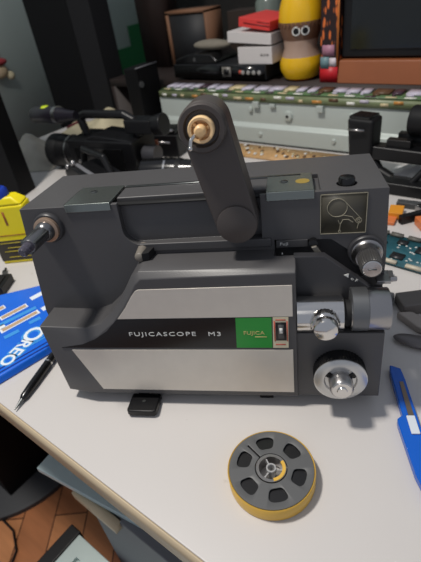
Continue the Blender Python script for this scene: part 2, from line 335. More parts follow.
B().tube([(tx - 0.003, -0.034, tz - 0.0015), (tx - 0.0065, -0.040, tz - 0.0045), (tx - 0.0075, -0.041, tz - 0.0100)], 0.0014, 10).ball((tx - 0.0075, -0.041, tz - 0.0105), 0.0019).build('spring_hook', CHROME, ar)
# lens barrel (axis along the body, sticking out at the right)
ly, lz = -0.030, 0.0925
ba = B().lathe((0.2577, ly, lz), (1, 0, 0), [(0.0162, 0), (0.0162, 0.0398), (0.0150, 0.0408)], 48).build('lens_barrel', CHROME, pr)
ba['label'] = 'chrome lens barrel'
B().lathe((0.2975, ly, lz), (1, 0, 0), [(0.0120, 0), (0.0120, 0.009)], 32).build('barrel_neck', BLACKM, ba)
le = B().lathe((0.3035, ly, lz + 0.0045), (1, 0, 0), [(0.0180, 0), (0.0187, 0.0008), (0.0187, 0.0315), (0.0182, 0.0322), (0.0160, 0.0322), (0.0155, 0.026), (0.0, 0.024)], 56, caps=False).build('lens_ring', CHROME2, ba)
B().lathe((0.3040, ly, lz + 0.0045), (1, 0, 0), [(0.0186, 0), (0.0194, 0.0006), (0.0194, 0.0135), (0.0186, 0.0142)], 90, 1, 0.0003).build('grip_band', mat('grip_grey', S(112, 114, 116), 0.38, 0.7), le)
fk = B().lathe((0.2812, -0.042, lz + 0.001), (0, -1, 0), [(0.0128, 0), (0.0130, 0.002), (0.0130, 0.007), (0.0118, 0.009)], 48, 1, 0.0005).build('focus_knob', CHROME, ba)
B().lathe((0.2812, -0.0508, lz + 0.001), (0, -1, 0), [(0.0112, 0), (0.0110, 0.004), (0.0098, 0.0068), (0.0060, 0.0082), (0, 0.0086)], 40, caps=False).build('knob_cap', CHROME, fk)
# zoom / mode knob on the upper right face
mk = B().lathe((0.3195, 0.001, 0.1385), (0, -1, 0), [(0.0158, 0), (0.0158, 0.003), (0.0148, 0.0042)], 44).build('mode_knob_base', BODY2, pr)
B().lathe((0.3195, -0.003, 0.1385), (0, -1, 0), [(0.0134, 0), (0.0134, 0.0025), (0.0122, 0.0035), (0.0114, 0.0060), (0.0106, 0.0105)], 44).build('chrome_ring', CHROME2, mk)
kn = B().lathe((0.3195, -0.013, 0.1385), (0, -1, 0), [(0.0092, 0), (0.0096, 0.001), (0.0094, 0.018), (0.0086, 0.0192)], 60, 1, 0.0005).build('mode_knob', mat('knob_grey', S(78, 77, 76), 0.4, 0.4), mk)
B().lathe((0.3195, -0.0318, 0.1385), (0, -1, 0), [(0.0076, 0), (0.0076, 0.0010), (0.0070, 0.0016), (0, 0.0017)], 36, caps=False).m(1).box(0.3160, 0.3230, -0.0340, -0.0334, 0.1380, 0.1386).build('silver_cap', [CHROME, STEEL], kn)
# small latch hardware at the right below the mode knob
B().box(0.3280, 0.3400, -0.014, 0.004, 0.1120, 0.1150).cyl((0.340, -0.008, 0.1135), (0.346, -0.008, 0.1135), 0.0022).build('side_latch', CHROME2, pr, 0.0004)
# large inching knob at the lower right
bx, bz = 0.2955, 0.0330
bk = B().lathe((bx, -0.0295, bz), (0, -1, 0), [(0.0215, 0), (0.0215, 0.004), (0.0238, 0.0052), (0.0242, 0.0210), (0.0232, 0.0222)], 96, 1, 0.0009).build('inching_knob', BLACKG, pr)
B().lathe((bx, -0.0512, bz), (0, -1, 0), [(0.0240, 0), (0.0240, 0.0012), (0.0228, 0.0020), (0.0150, 0.0022), (0.0138, 0.0008), (0.0, 0.0008)], 64, caps=False).build('dial_ring', mat('dial_silver', S(205, 205, 203), 0.3, 0.75), bk)
g = B()
for a in range(3): g.lathe((bx + 0.0125 * math.cos(a * 2.094 + 0.5), -0.0522, bz + 0.0125 * math.sin(a * 2.094 + 0.5)), (0, -1, 0), [(0.0030, 0), (0.0030, 0.0008)], 14)
g.build('dial_holes', BLACK, bk)
hb = B().lathe((bx, -0.0515, bz), (0, -1, 0), [(0.0108, 0), (0.0104, 0.0125), (0.0094, 0.0140)], 40).build('knob_hub', CHROME2, bk)
B().lathe((bx, -0.0653, bz), (0, -1, 0), [(0.0090, 0), (0.0084, 0.0010), (0.0046, 0.0008), (0.0040, 0.0020), (0, 0.0022)], 30, caps=False).build('hub_screw', CHROME, hb)
# feet
ft = B().prism([(0.084, 0.0), (0.106, 0.0), (0.100, -0.006), (0.100, -0.0080), (0.088, -0.0080), (0.088, -0.006)], 'y', -0.034, -0.020).build('tilt_foot', BLACK, pr)
B().prism([(0.0805, -0.056), (0.0835, -0.058), (0.1095, -0.058), (0.1125, -0.056), (0.1125, -0.032), (0.0805, -0.032)], 'z', -0.0163, -0.0085).build('foot_pad', BLACK, ft, 0.0018, 3)
B().lathe((0.0965, -0.044, -0.0086), (0, 0, 1), [(0.0018, 0), (0.0018, 0.0006)], 12).build('foot_screw', STEEL, ft)
B().box(0.218, 0.232, -0.030, -0.016, -0.0150, 0.002).build('foot', RUBBER, pr, 0.001)
for x in (0.03, 0.30): B().box(x - 0.01, x + 0.01, 0.075, 0.093, -0.0055, 0.001).build('foot', RUBBER, pr, 0.001)

# ---------------------------------------------------------------- film reel on the desk
rl = thing('film_reel', 'grey film reel wound with yellow leader lying on the white desk', 'film reel', (-0.1267, 0.1811, 0), 0.25)
B().lathe((0, 0, 0.0005), (0, 0, 1), [(0.0180, 0.0), (0.0368, 0.0), (0.0378, 0.0006), (0.0381, 0.0140), (0.0374, 0.0150), (0.0368, 0.0143), (0.0350, 0.0120), (0.0180, 0.0120)], 72, caps=False).build('yellow_film', YELLOW, rl)['label'] = 'yellow film leader wound round the rim'
B().lathe((0, 0, 0.012), (0, 0, 1), [(0.0150, 0), (0.0352, 0), (0.0352, 0.0012), (0.0150, 0.0012)], 64, caps=False).build('dark_film', FILM, rl)
fl = B().lathe((0, 0, 0.0142), (0, 0, 1), [(0.0140, 0), (0.0366, 0), (0.0366, 0.0014), (0.0140, 0.0014), (0.0140, 0)], 72, caps=False).build('flange', REELG, rl)
cs = []
for i in range(6):
    a = math.radians(i * 60 - 1); pts = []
    for q in range(28):
        t = 2 * PI * q / 28; c_, s_ = math.cos(t), math.sin(t)
        rr = 0.0246 + 0.0060 * math.copysign(abs(c_) ** 0.6, c_); th = a + math.radians(17.5) * math.copysign(abs(s_) ** 0.6, s_)
        pts.append((rr * math.cos(th), rr * math.sin(th)))
    cs.append(B().prism(pts, 'z', 0.010, 0.020))
cs.append(B().box(0.010, 0.0300, -0.0008, 0.0008, 0.010, 0.020, 2.63, (0, 0, 0)))
cut(fl, cs)
md = fl.modifiers.get('bevel') or fl.modifiers.new('bevel', 'BEVEL'); md.width = 0.0006; md.segments = 2; md.limit_method = 'ANGLE'; md.angle_limit = 0.7
hub = B().lathe((0, 0, 0.001), (0, 0, 1), [(0.0132, 0), (0.0132, 0.0148), (0.0106, 0.0148), (0.0106, 0.002), (0.0132, 0.0)], 40, caps=False).build('hub', CHROME2, rl)
g = B().lathe((0, 0, 0.001), (0, 0, 1), [(0.0044, 0), (0.0044, 0.0150), (0.0030, 0.0150), (0.0030, 0)], 24, caps=False)
for a in (0.2, 2.3, 4.4): g.box(0.0035, 0.0104, -0.0006, 0.0006, 0.002, 0.014, a, (0, 0, 0))
g.build('hub_core', CLEARM, hub)
B().prism([(0.0126 * math.cos(t / 10), 0.0126 * math.sin(t / 10)) for t in range(-11, 10)] + [(0.0098 * math.cos(t / 10), 0.0098 * math.sin(t / 10)) for t in range(9, -12, -1)], 'z', 0.0135, 0.0163).build('yellow_clip', YELLOW, rl)

# ---------------------------------------------------------------- cookie pack at the left
BLUE = mat('pack_blue', S(24, 104, 220), 0.25, 0, 0.12, 30)
pk = thing('cookie_pack', 'blue cookie packet with white lettering beside the projector', 'cookie packet', (-0.50, 0.16, 0))
pp = [(0.040, -0.064), (0.0537, 0.0125), (0.047, 0.060), (-0.018, 0.118), (-0.080, 0.104), (-0.1245, 0.0493), (-0.160, 0.0), (-0.14, -0.060)]
inn = [(x * 0.96 - 0.001, y * 0.96 + 0.001) for x, y in pp]
B().prism(pp, 'z', 0.0002, 0.010, inn).build('wrapper', BLUE, pk, 0.0025, 3)
W2 = mat('pack_white', S(228, 236, 245), 0.4); LB = mat('pack_light_blue', S(60, 150, 225), 0.4); NV = mat('pack_navy', S(16, 44, 130), 0.35); BIS = mat('biscuit_print', S(190, 160, 128), 0.5)
def parts(name, boxes, m, parent, rz=0.0, bevel=0):
    for b_ in boxes: B().box(*b_, rz, ((b_[0] + b_[1]) / 2, (b_[2] + b_[3]) / 2, 0)).build(name, m, parent, bevel)
ZT = 0.0100
RT = (0, 0, math.radians(283.5))
text('lettering_outline', 'O', 0.037, LB, pk, (-0.0035, 0.0330, ZT + 0.0001), RT, 1.0, 0.0030, 0.0001)
text('lettering_outline', 'REO', 0.024, LB, pk, (0.0085, 0.0084, ZT + 0.0001), RT, 1.0, 0.0025, 0.0001)
text('lettering', 'O', 0.037, W2, pk, (-0.0035, 0.0330, ZT + 0.0005), RT, 0.95, 0.0006, 0.0001)
text('lettering', 'REO', 0.024, W2, pk, (0.0085, 0.0084, ZT + 0.0005), RT, 1.0, 0.0005, 0.0001)
def strips(name, lst, hw, m, rz, z=0.0):
    parts(name, [(x - hw, x + hw, y - l / 2, y + l / 2, ZT - 0.0002 + z, ZT + 0.0004 + z) for x, y, l in lst], m, pk, rz)
wf = ((-0.058, 0.036, 0.040), (-0.030, 0.028, 0.056), (-0.086, 0.020, 0.034))
strips('white_outline', wf, 0.0052, W2, -0.19)
strips('biscuit_print', [(x, y, l * 0.9) for x, y, l in wf], 0.0030, BIS, -0.19, 0.0005)
strips('white_patch', ((-0.060, 0.078, 0.022), (-0.022, 0.068, 0.016), (-0.044, 0.004, 0.016)), 0.0050, W2, -0.19)
strips('light_blue_swirl', ((-0.016, 0.006, 0.020), (-0.012, 0.040, 0.016), (-0.044, 0.030, 0.060)), 0.0036, LB, -0.25)
strips('navy_line', ((0.0355, -0.010, 0.090), (0.0415, -0.014, 0.080)), 0.0010, NV, -0.21)
strips('pale_line', ((0.0310, 0.022, 0.040),), 0.0012, LB, -0.21)

# ---------------------------------------------------------------- pen
a = Vector((-0.4040, 0.0960, 0.0034)); b = Vector((-0.4350, 0.1760, 0.0068)); d = b - a
pn = thing('pen', 'black ballpoint pen with metal tip near the desk edge', 'pen', a); 
B().lathe((0, 0, 0), d, [(0.0028, 0.014), (0.0045, 0.018), (0.0052, 0.035), (0.0050, d.length * 0.8)], 24).build('barrel', BLACKG, pn)
B().lathe((0, 0, 0), d, [(0.0005, 0.0), (0.0010, 0.003), (0.0028, 0.0155)], 20).build('metal_tip', STEEL, pn)
B().lathe(d * 0.8, d, [(0.0053, 0), (0.0053, 0.0022)], 24).build('chrome_band', CHROME, pn)
B().lathe(d * 0.83, d, [(0.0050, 0), (0.0045, 0.014), (0.0020, 0.016)], 24).build('end_cap', BLACKG, pn)

# ---------------------------------------------------------------- blue cutter knife at the right
BLP = mat('blue_translucent', S(14, 92, 196), 0.2); 
ct = thing('utility_knife', 'blue plastic snap-off cutter lying at the right of the projector', 'cutter', (-0.0800, 0.3560, 0.0), math.radians(-59))
# local x runs from the far end towards the viewer
B().prism([(0.0, -0.0050), (0.005, 0.0050), (0.020, 0.0060), (0.135, 0.0062), (0.150, 0.0040), (0.150, -0.0050), (0.125, -0.0105), (0.074, -0.0130), (0.068, -0.0125), (0.064, -0.0070), (0.010, -0.0066)], 'z', 0.0005, 0.0085).build('handle', BLP, ct, 0.0012, 2)
B().prism([(0.024, -0.0008), (0.024, 0.0028), (0.078, 0.0028), (0.072, -0.0025)], 'z', 0.0085, 0.0094).build('blade', mat('blade_steel', S(140, 125, 112), 0.35, 0.8), ct)
B().prism([(0.066, -0.0045), (0.066, 0.0032), (0.086, 0.0032), (0.086, -0.0045)], 'z', 0.0085, 0.0105).build('slider', mat('slider_white', S(215, 222, 230), 0.4), ct, 0.0008)

# ---------------------------------------------------------------- yellow spray can / bottle at far left
yb = thing('oil_bottle', 'yellow bottle with blue cap and dark label at the left edge', 'bottle', (-0.6950, 0.3060, 0), math.radians(36))
YB = mat('bottle_yellow', S(240, 220, 20), 0.35)
def slab(hw, hd, z0, z1, tw=None, td=None):
    tw = hw if tw is None else tw; td = hd if td is None else td
    return [(-hw, -hd), (hw, -hd), (hw, hd), (-hw, hd)], 'z', z0, z1, [(-tw, -td), (tw, -td), (tw, td), (-tw, td)]
B().prism(*slab(0.036, 0.016, 0.0, 0.105)).prism(*slab(0.036, 0.016, 0.105, 0.118, 0.020, 0.012)).build('bottle_body', YB, yb, 0.004, 3)
B().prism(*slab(0.0366, 0.0166, 0.004, 0.046)).build('dark_label', mat('label_dark', S(54, 48, 40), 0.4), yb, 0.003, 2)
LY_ = mat('label_yellow', S(190, 172, 50), 0.5); LBR = mat('label_brown', S(150, 84, 30), 0.5)
parts('label_line', [(-l, l, -0.0172, -0.0165, z - 0.0006, z + 0.0006) for z, l in ((0.040, 0.027), (0.031, 0.016), (0.024, 0.024), (0.013, 0.020))], LY_, yb)
parts('label_stripe', [(-0.0018, 0.0018, -0.0166, -0.0160, 0.072, 0.096), (-0.024, 0.024, -0.0166, -0.0160, 0.053, 0.0545)], LBR, yb)
B().lathe((0, 0, 0.115), (0, 0, 1), [(0.013, 0), (0.013, 0.012), (0.010, 0.016), (0.004, 0.017), (0.004, 0.024)], 24).build('blue_cap', mat('cap_blue', S(28, 60, 165), 0.35), yb)

# ---------------------------------------------------------------- small items on the desk, left
tag(B().lathe((0, 0, 0.004), (0.8, 0.6, 0), [(0.0022, 0), (0.0022, 0.016), (0.0042, 0.0165), (0.0042, 0.021)], 14).build('screw', STEEL, None, loc=(-0.600, 0.292, 0.0004)), 'small steel screw beyond the blue packet, nearer the projector', 'screw')
tag(B().lathe((0, 0, 0.004), (0.6, -0.5, 0), [(0.0022, 0), (0.0022, 0.010), (0.0042, 0.0105), (0.0042, 0.014)], 14).build('screw', STEEL, None, loc=(-0.690, 0.262, 0.0004)), 'small steel screw in front of the yellow bottle', 'screw')
tag(B().box(-0.03, 0.022, -0.02, 0.02, 0, 0.014).m(1).box(-0.02, 0.015, -0.014, 0.014, 0.014, 0.0155).build('adapter', [BLACK, RUBBER], None, 0.003, loc=(-0.655, 0.222, 0.0004), rz=0.6), 'small black plastic block behind the blue packet', 'adapter')

# ---------------------------------------------------------------- dark uprights at the left
P1 = mat('post_black', S(10, 10, 12), 0.6, spec=0.2); P2 = mat('post_grey', S(30, 30, 32), 0.6, spec=0.2)
post = thing('upright_post', 'wide black upright post behind the camcorders, running out of the top', 'post', (-1.42, 1.05, -0.73))
L_, M_, R_ = (-1.502, 0.980), (-1.335, 1.019), (-1.330, 1.115)
o_ = (-1.42, 1.05)
loc_ = [(p[0] - o_[0], p[1] - o_[1]) for p in (L_, M_, R_, (L_[0] + R_[0] - M_[0], L_[1] + R_[1] - M_[1]))]
B().prism(loc_, 'z', 0, 1.75).build('post_body', P1, post, 0.002)
B().prism([(M_[0] - o_[0] + 0.0006, M_[1] - o_[1] + 0.001), (M_[0] - o_[0] + 0.082, M_[1] - o_[1] + 0.020), (R_[0] - o_[0] + 0.078, R_[1] - o_[1]), (R_[0] - o_[0] + 0.0006, R_[1] - o_[1])], 'z', 0, 1.75).build('side_flange', P2, post, 0.002)
tag(B().prism([(-0.14, -0.045), (0.0, 0.0), (-0.02, 0.05), (-0.16, 0.005)], 'z', 0, 0.62).build('side_panel', P1, None, 0.002, loc=(-0.945, 0.462, 0.0002)), 'black upright panel standing on the desk at the left edge', 'panel')
# black box with a light top edge
bb = thing('black_box_speaker', 'black box with pale top edge standing by the screen chassis', 'speaker box', (-1.01, 0.93, 0))
B().box(0.0, 0.05, -0.030, 0.055, 0.0, 0.176).build('cabinet', P1, bb, 0.003)
B().box(0.048, 0.0510, -0.030, 0.055, 0.1755, 0.1780).build('edge_trim', mat('edge_grey', S(110, 110, 115), 0.4), bb)
B().lathe((0.0500, -0.02, 0.135), (1, 0, 0), [(0.008, 0), (0.008, 0.003)], 20).build('control_knob', DARKG, bb)

# ---------------------------------------------------------------- white chassis of a flat screen
CH = mat('chassis_metal', S(184, 192, 187), 0.45, 0.2, 0.04, 15)
chs = thing('screen_chassis', 'pale green grey metal screen chassis standing across the desk', 'screen chassis', (-0.45, 0.955, 0))
cb = [(-0.020, 0.0), (-0.034, 0.006), (-0.030, 0.040), (-0.020, 0.048), (-0.020, 0.092), (-0.014, 0.112), (0.044, 0.114), (0.044, 0.0)]
B().prism(cb, 'x', -0.475, 0.62).build('chassis_panel', CH, chs, 0.002, 2)
for x, z, r in ((-0.073, 0.070, 0.0125), (0.078, 0.078, 0.008), (-0.175, 0.080, 0.007), (0.30, 0.070, 0.011), (-0.30, 0.070, 0.009)):
    bo = B().lathe((x, -0.019, z), (0, -1, 0), [(r, 0), (r * 0.8, 0.007), (r * 0.35, 0.008)], 20).build('boss', CH, chs)
    if abs(x) in (0.073, 0.30): B().lathe((x, -0.0265, z), (0, -1, 0), [(0.0036, 0), (0.0036, 0.001)], 12).build('screw_hole', BLACK, bo)
for x in (-0.145, 0.045, 0.13, 0.23, -0.25): B().lathe((x, -0.031, 0.025), (0, -1, 0), [(0.006, 0), (0.004, 0.005)], 14).build('boss', CH, chs)
parts('clip', [(0.000, 0.016, -0.030, -0.019, 0.084, 0.098), (-0.165, -0.148, -0.030, -0.019, 0.086, 0.100), (-0.12, -0.105, -0.028, -0.019, 0.088, 0.096)], CH, chs, 0, 0.0015)
# LED driver board along the top
lb = thing('led_strip_board', 'long circuit strip with pale connectors along the chassis top', 'circuit board', (-0.45, 0.955, 0.1143))
B().box(-0.470, 0.60, -0.014, 0.042, 0, 0.002).build('board', mat('board_green', S(84, 112, 72), 0.4, 0, 0.4, 60), lb)
pals = [mat('pad_lilac', S(196, 190, 205), 0.4), mat('pad_brown', S(96, 70, 48), 0.4), mat('pad_cream', S(206, 190, 150), 0.4), mat('pad_purple', S(70, 50, 62), 0.4)]
x = -0.462
i = 0
while x < 0.58:
    L = random.choice((0.018, 0.026, 0.034)); c = random.choice((0, 0, 0, 2, 1, 3))
    B().box(x, x + L, 0.008 + random.uniform(-0.003, 0.003), 0.040, 0.002, 0.0065).box(x + 0.003, x + L * 0.5, -0.001, 0.008, 0.002, 0.005).build('connector', pals[c], lb)
    x += L + random.uniform(0.002, 0.012)
brt = mat('pad_bright', S(235, 235, 225), 0.3)
for i in range(26):
    x = -0.46 + i * 0.040 + random.uniform(-0.006, 0.006); B().box(x, x + 0.022, -0.0138, -0.0070, 0.0016, 0.0035).build('pad_and_glint', (pals[2], brt, pals[3])[i % 3], lb)
lo_ = B().box(-0.470, 0.60, -0.0235, -0.0148, 0.0983, 0.1140).build('board_edge_glints', mat('board_olive', S(112, 122, 88), 0.4, 0, 0.4, 60), chs)  # lower board edge; its pale pads stand in for highlights on the bevel
for i in range(30):
    x = -0.462 + i * 0.035 + random.uniform(-0.005, 0.005); L = random.uniform(0.010, 0.024); z = random.choice((0.1023, 0.1073))
    B().box(x, x + L, -0.0246, -0.0232, z, z + 0.006).build('pad_and_glint', (brt, pals[0], pals[2], mat('pad_amber', S(200, 140, 70), 0.35) if i == 3 else bpy.data.materials.get('pad_amber') or pals[1], pals[1])[i % 5], lo_)
# flat board on the desk in front of the chassis
fb = thing('circuit_strip', 'tan circuit strip lying on the desk between projector and chassis', 'circuit board', (-0.52, 0.872, 0.0005))
B().box(-0.16, 0.15, -0.036, 0.036, 0, 0.003).build('board', mat('board_tan', S(190, 150, 100), 0.5, 0, 0.5, 70), fb)
for i in range(48):
    x = -0.155 + i * 0.0062 + random.uniform(-0.001, 0.001); y = random.uniform(-0.034, 0.026); s_ = random.uniform(0.003, 0.0055); B().box(x, x + s_, y, y + s_ * 1.6, 0.003, 0.006).build('component', (pals[1], pals[2], WHITEP)[i % 3], fb)

# ---------------------------------------------------------------- back shelf and what stands on it
WD = mat('dark_wood', S(40, 28, 25), 0.6, 0, 0.2, 30)
ZS = 0.122
sh = thing('back_shelf', 'dark wooden shelf unit behind the chassis', 'shelf unit', (-0.4, 1.2, -0.73))
B().box(-0.80, 0.62, -0.195, 0.30, 0.73 + ZS - 0.02, 0.73 + ZS).build('shelf_board', WD, sh)
B().box(-0.94, 0.62, 0.30, 0.32, 0.0, 1.25).build('back_panel', mat('shelf_dark', S(30, 28, 26), 0.8, 0, 0.5, 7), sh)
for x in (-0.80, 0.60): B().box(x, x + 0.02, -0.195, 0.28, 0, 0.73 + ZS - 0.02).build('side_board', WD, sh)
B().box(-0.79, -0.685, -0.03, 0.05, 0.73 + ZS, 1.40).build('side_board', WD, sh)
# set-top recorder
dv = thing('dvd_recorder', 'wide black disc recorder under the white cartons on the shelf', 'disc recorder', (-0.745, 1.12, ZS))
B().box(-0.182, 0.118, -0.105, 0.030, 0.006, 0.041).build('case', mat('recorder_black', S(30, 31, 34), 0.4), dv, 0.002)
B().box(-0.180, 0.116, -0.1075, -0.104, 0.008, 0.040).build('front_panel', BLACKG, dv)
B().box(-0.02, 0.114, -0.1090, -0.1070, 0.011, 0.038).build('display', mat('display_glass', S(12, 12, 14), 0.15), dv)
B().box(-0.012, 0.016, -0.1100, -0.1085, 0.012, 0.036).m(1).box(-0.006, 0.010, -0.1105, -0.1099, 0.017, 0.031).build('logo_plate', [mat('plate_grey', S(120, 116, 110), 0.4), BLACK], dv)
for i in range(4): B().lathe((0.053 + i * 0.016, -0.1085, 0.023), (0, -1, 0), [(0.0052, 0), (0.0052, 0.002), (0.0036, 0.003)], 16).build('button', mat('btn', S(170, 168, 165), 0.3, 0.3) if i == 0 else bpy.data.materials['btn'], dv)
B().box(0.040, 0.050, -0.1095, -0.1085, 0.019, 0.028).build('red_button', RED, dv)
for x in (-0.15, 0.10):
    for y in (-0.08, 0.01): B().box(x - 0.012, x + 0.012, y - 0.012, y + 0.012, 0, 0.0065).build('foot', RUBBER, dv)
zt = ZS + 0.041
ds = thing('black_router', 'flat black device with curved top on the left of the recorder', 'router', (-0.855, 1.075, zt), 0.05)
B().prism([(-0.072, 0), (-0.066, 0.012), (-0.02, 0.024), (0.05, 0.022), (0.072, 0.008), (0.072, 0)], 'y', -0.055, 0.055).build('case', BLACKG, ds, 0.003)
B().lathe((0.0, -0.0555, 0.011), (0, -1, 0), [(0.005, 0), (0.005, 0.001)], 12).build('status_light', DARKG, ds)
tag(B().ball((0, 0, 0.0135), 0.0135, 20, 12, 4.6, 1.8, 1.0).build('cloth_roll', mat('grey_cloth', S(122, 116, 104), 0.9, 0, 0.15, 60, 0.5, 200), None, loc=(-0.83, 1.075, zt + 0.0235)), 'rolled grey beige cloth lying on the black device', 'cloth')
CARD = mat('white_card', S(205, 200, 198), 0.6)
b1 = thing('white_carton', 'white carton with faint grey print standing on the disc recorder', 'carton', (-0.640, 1.09, zt))
B().box(-0.068, 0.030, -0.072, 0.05, 0.0, 0.038).build('carton_body', CARD, b1, 0.001)
gp = mat('grey_print', S(140, 136, 134), 0.6)
for k_, l_ in ((-0.002, 0.007), (0.007, 0.005), (0.014, 0.007)): B().box(k_, k_ + l_, -0.0724, -0.0719, 0.018, 0.023).build('carton_print', gp, b1)
b2 = thing('white_carton', 'long white carton tilted on top of the printed carton', 'carton', (-0.655, 1.09, zt + 0.0445))
o = B().box(-0.082, 0.044, -0.072, 0.05, 0.0, 0.024).build('carton_body', CARD, b2, 0.001); o.rotation_euler = (0, math.radians(4.0), 0)
rb = thing('red_carton', 'red flat carton lying tilted on the white cartons', 'carton', (-0.645, 1.085, zt + 0.0755))
rb.rotation_euler = (0, math.radians(8), math.radians(-4))
B().box(-0.055, 0.036, -0.065, 0.05, 0.0, 0.020).build('carton_body', mat('carton_red', S(214, 62, 58), 0.5), rb, 0.001)
B().box(-0.040, 0.035, -0.0656, -0.0648, 0.008, 0.0105).m(1).box(0.0, 0.034, -0.0656, -0.0648, 0.0145, 0.0165).build('carton_print', [mat('dark_red', S(120, 24, 24), 0.5), mat('dark_red_b', S(150, 34, 32), 0.5)], rb)
# speaker box / cardboard frame at the shelf's left
cx = thing('cardboard_frame_box', 'tall box with tan cardboard edges and dark grey front', 'box', (-0.985, 1.200, ZS))
B().box(-0.075, 0.070, -0.03, 0.04, 0, 0.152).build('box_body', mat('dark_front', S(34, 35, 38), 0.6), cx)
CB = mat('cardboard', S(120, 84, 60), 0.7)
for a_ in ((-0.082, -0.072, 0, 0.152), (0.066, 0.074, 0, 0.152), (-0.082, 0.074, 0.147, 0.156)): B().box(a_[0], a_[1], -0.034, 0.042, a_[2], a_[3]).build('cardboard_edge', CB, cx)
gj = thing('glass_jar', 'pale jar with green lid behind the red carton', 'jar', (-0.735, 1.22, ZS))
B().lathe((0, 0, 0), (0, 0, 1), [(0.034, 0), (0.036, 0.004), (0.036, 0.155), (0.030, 0.165)], 28).build('jar_body', mat('jar_glass', S(110, 120, 114), 0.2), gj)
B().lathe((0, 0, 0.163), (0, 0, 1), [(0.031, 0), (0.031, 0.018)], 28).build('lid', mat('lid_green', S(40, 80, 60), 0.4), gj)
tag(B().box(-0.03, 0.03, -0.02, 0.02, 0, 0.115).m(1).box(-0.02, 0.02, -0.0205, -0.0198, 0.06, 0.10).build('grey_box', [mat('dim_grey', S(96, 98, 96), 0.6), CARD], None, 0.001, loc=(-0.665, 1.23, ZS)), 'small grey upright box behind the cartons', 'box')
tag(B().box(-0.05, 0.05, -0.03, 0.03, 0, 0.14).build('dark_box', mat('dim_brown', S(48, 38, 32), 0.6), None, 0.001, loc=(-0.825, 1.25, ZS)), 'dark brown box in the shadow behind the cloth roll', 'box')
# juice bottle with face
bt = thing('drink_bottle', 'waisted drink bottle in yellow and clear with two printed eyes', 'bottle', (-0.5560, 1.062, ZS))
YL = mat('juice_yellow', S(226, 178, 30), 0.25); BR = mat('choc_brown', S(112, 80, 62), 0.3); CLP = mat('clear_plastic', S(168, 142, 126), 0.12); OR = mat('base_orange', S(216, 104, 36), 0.35)
B().lathe((0, 0, 0), (0, 0, 1), [(0.030, 0), (0.040, 0.006)], 36).build('base', OR, bt)
B().lathe((0, 0, 0.006), (0, 0, 1), [(0.040, 0), (0.050, 0.020), (0.0500, 0.034), (0.0455, 0.047)], 36).build('lower_band', YL, bt)
B().lathe((0, 0, 0.053), (0, 0, 1), [(0.0455, 0), (0.0385, 0.018), (0.0410, 0.035)], 36).build('clear_waist', CLP, bt)
B().lathe((0, 0, 0.088), (0, 0, 1), [(0.0410, 0), (0.0475, 0.018), (0.0500, 0.034)], 36).build('brown_band', BR, bt)
B().lathe((0, 0, 0.122), (0, 0, 1), [(0.0500, 0), (0.0505, 0.008), (0.048, 0.030), (0.040, 0.055), (0.028, 0.078), (0.020, 0.090), (0.020, 0.11)], 36).build('shoulder', YL, bt)
fd = math.radians(-63)
g = B()
for i in range(14):
    a0 = fd + (i - 6.5) * 0.22; n_ = len(g.bm.verts); t = B().prism([(-0.0058, 0.126), (0.0058, 0.126), (0, 0.1145)], 'y', -0.0512, -0.0480)
    bmesh.ops.rotate(t.bm, verts=t.bm.verts, cent=(0, 0, 0), matrix=Matrix.Rotation(a0 + PI / 2, 3, 'Z')); me_ = bpy.data.meshes.new('tmp'); t.bm.to_mesh(me_); t.bm.free(); g.bm.from_mesh(me_); bpy.data.meshes.remove(me_)
g.build('drip_edge', BR, bt)
for sgn in (-1, 1):
    a0 = fd + sgn * 0.21; c_ = Vector((0.0478 * math.cos(a0), 0.0478 * math.sin(a0), 0.109)); dd = Vector((math.cos(a0), math.sin(a0), -0.1))
    e_ = B().lathe(c_, dd, [(0.0095, 0), (0.0095, 0.0012)], 20).build('eye', WHITEP, bt)
    B().lathe(c_ + dd * 0.0012, dd, [(0.0065, 0), (0.0065, 0.0008)], 16).build('pupil', BLACK, e_)
# patterned box
pb = thing('patterned_box', 'tall black and orange patterned carton with a red lower corner', 'carton', (-0.4675, 1.065, ZS))
def patt():
    m = bpy.data.materials.new('patterned_print'); m.use_nodes = True; nt = m.node_tree; p = nt.nodes['Principled BSDF']
    tc = nt.nodes.new('ShaderNodeTexCoord'); mp = nt.nodes.new('ShaderNodeMapping'); mp.inputs['Scale'].default_value = (130, 130, 38)
    vo = nt.nodes.new('ShaderNodeTexVoronoi'); vo.inputs['Scale'].default_value = 1.0; r = nt.nodes.new('ShaderNodeValToRGB'); e = r.color_ramp.elements
    e[0].position = 0.30; e[0].color = S(214, 110, 50); e[1].position = 0.42; e[1].color = S(38, 22, 22)
    nt.links.new(tc.outputs['Object'], mp.inputs[0]); nt.links.new(mp.outputs[0], vo.inputs['Vector']); nt.links.new(vo.outputs['Distance'], r.inputs[0]); nt.links.new(r.outputs[0], p.inputs[0]); p.inputs['Roughness'].default_value = 0.4
    return m
B().box(-0.021, 0.021, -0.04, 0.04, 0, 0.24).build('carton_body', patt(), pb, 0.001)
B().box(-0.0212, 0.0212, -0.0408, -0.0395, 0.001, 0.034).build('red_panel', mat('panel_red', S(196, 30, 40), 0.45), pb)
B().box(-0.020, 0.000, -0.0414, -0.0400, 0.030, 0.054).m(1).box(0.001, 0.017, -0.0412, -0.0400, 0.034, 0.052).m(2).box(-0.016, 0.012, -0.0413, -0.0402, 0.056, 0.078).build('picture', [mat('pic_teal', S(110, 140, 146), 0.5), mat('pic_white', S(210, 200, 205), 0.5), mat('pic_lilac', S(170, 120, 140), 0.5)], pb)
B().box(0.017, 0.0214, -0.0412, -0.0400, 0.034, 0.24).build('orange_edge', mat('edge_orange', S(190, 110, 50), 0.45), pb)
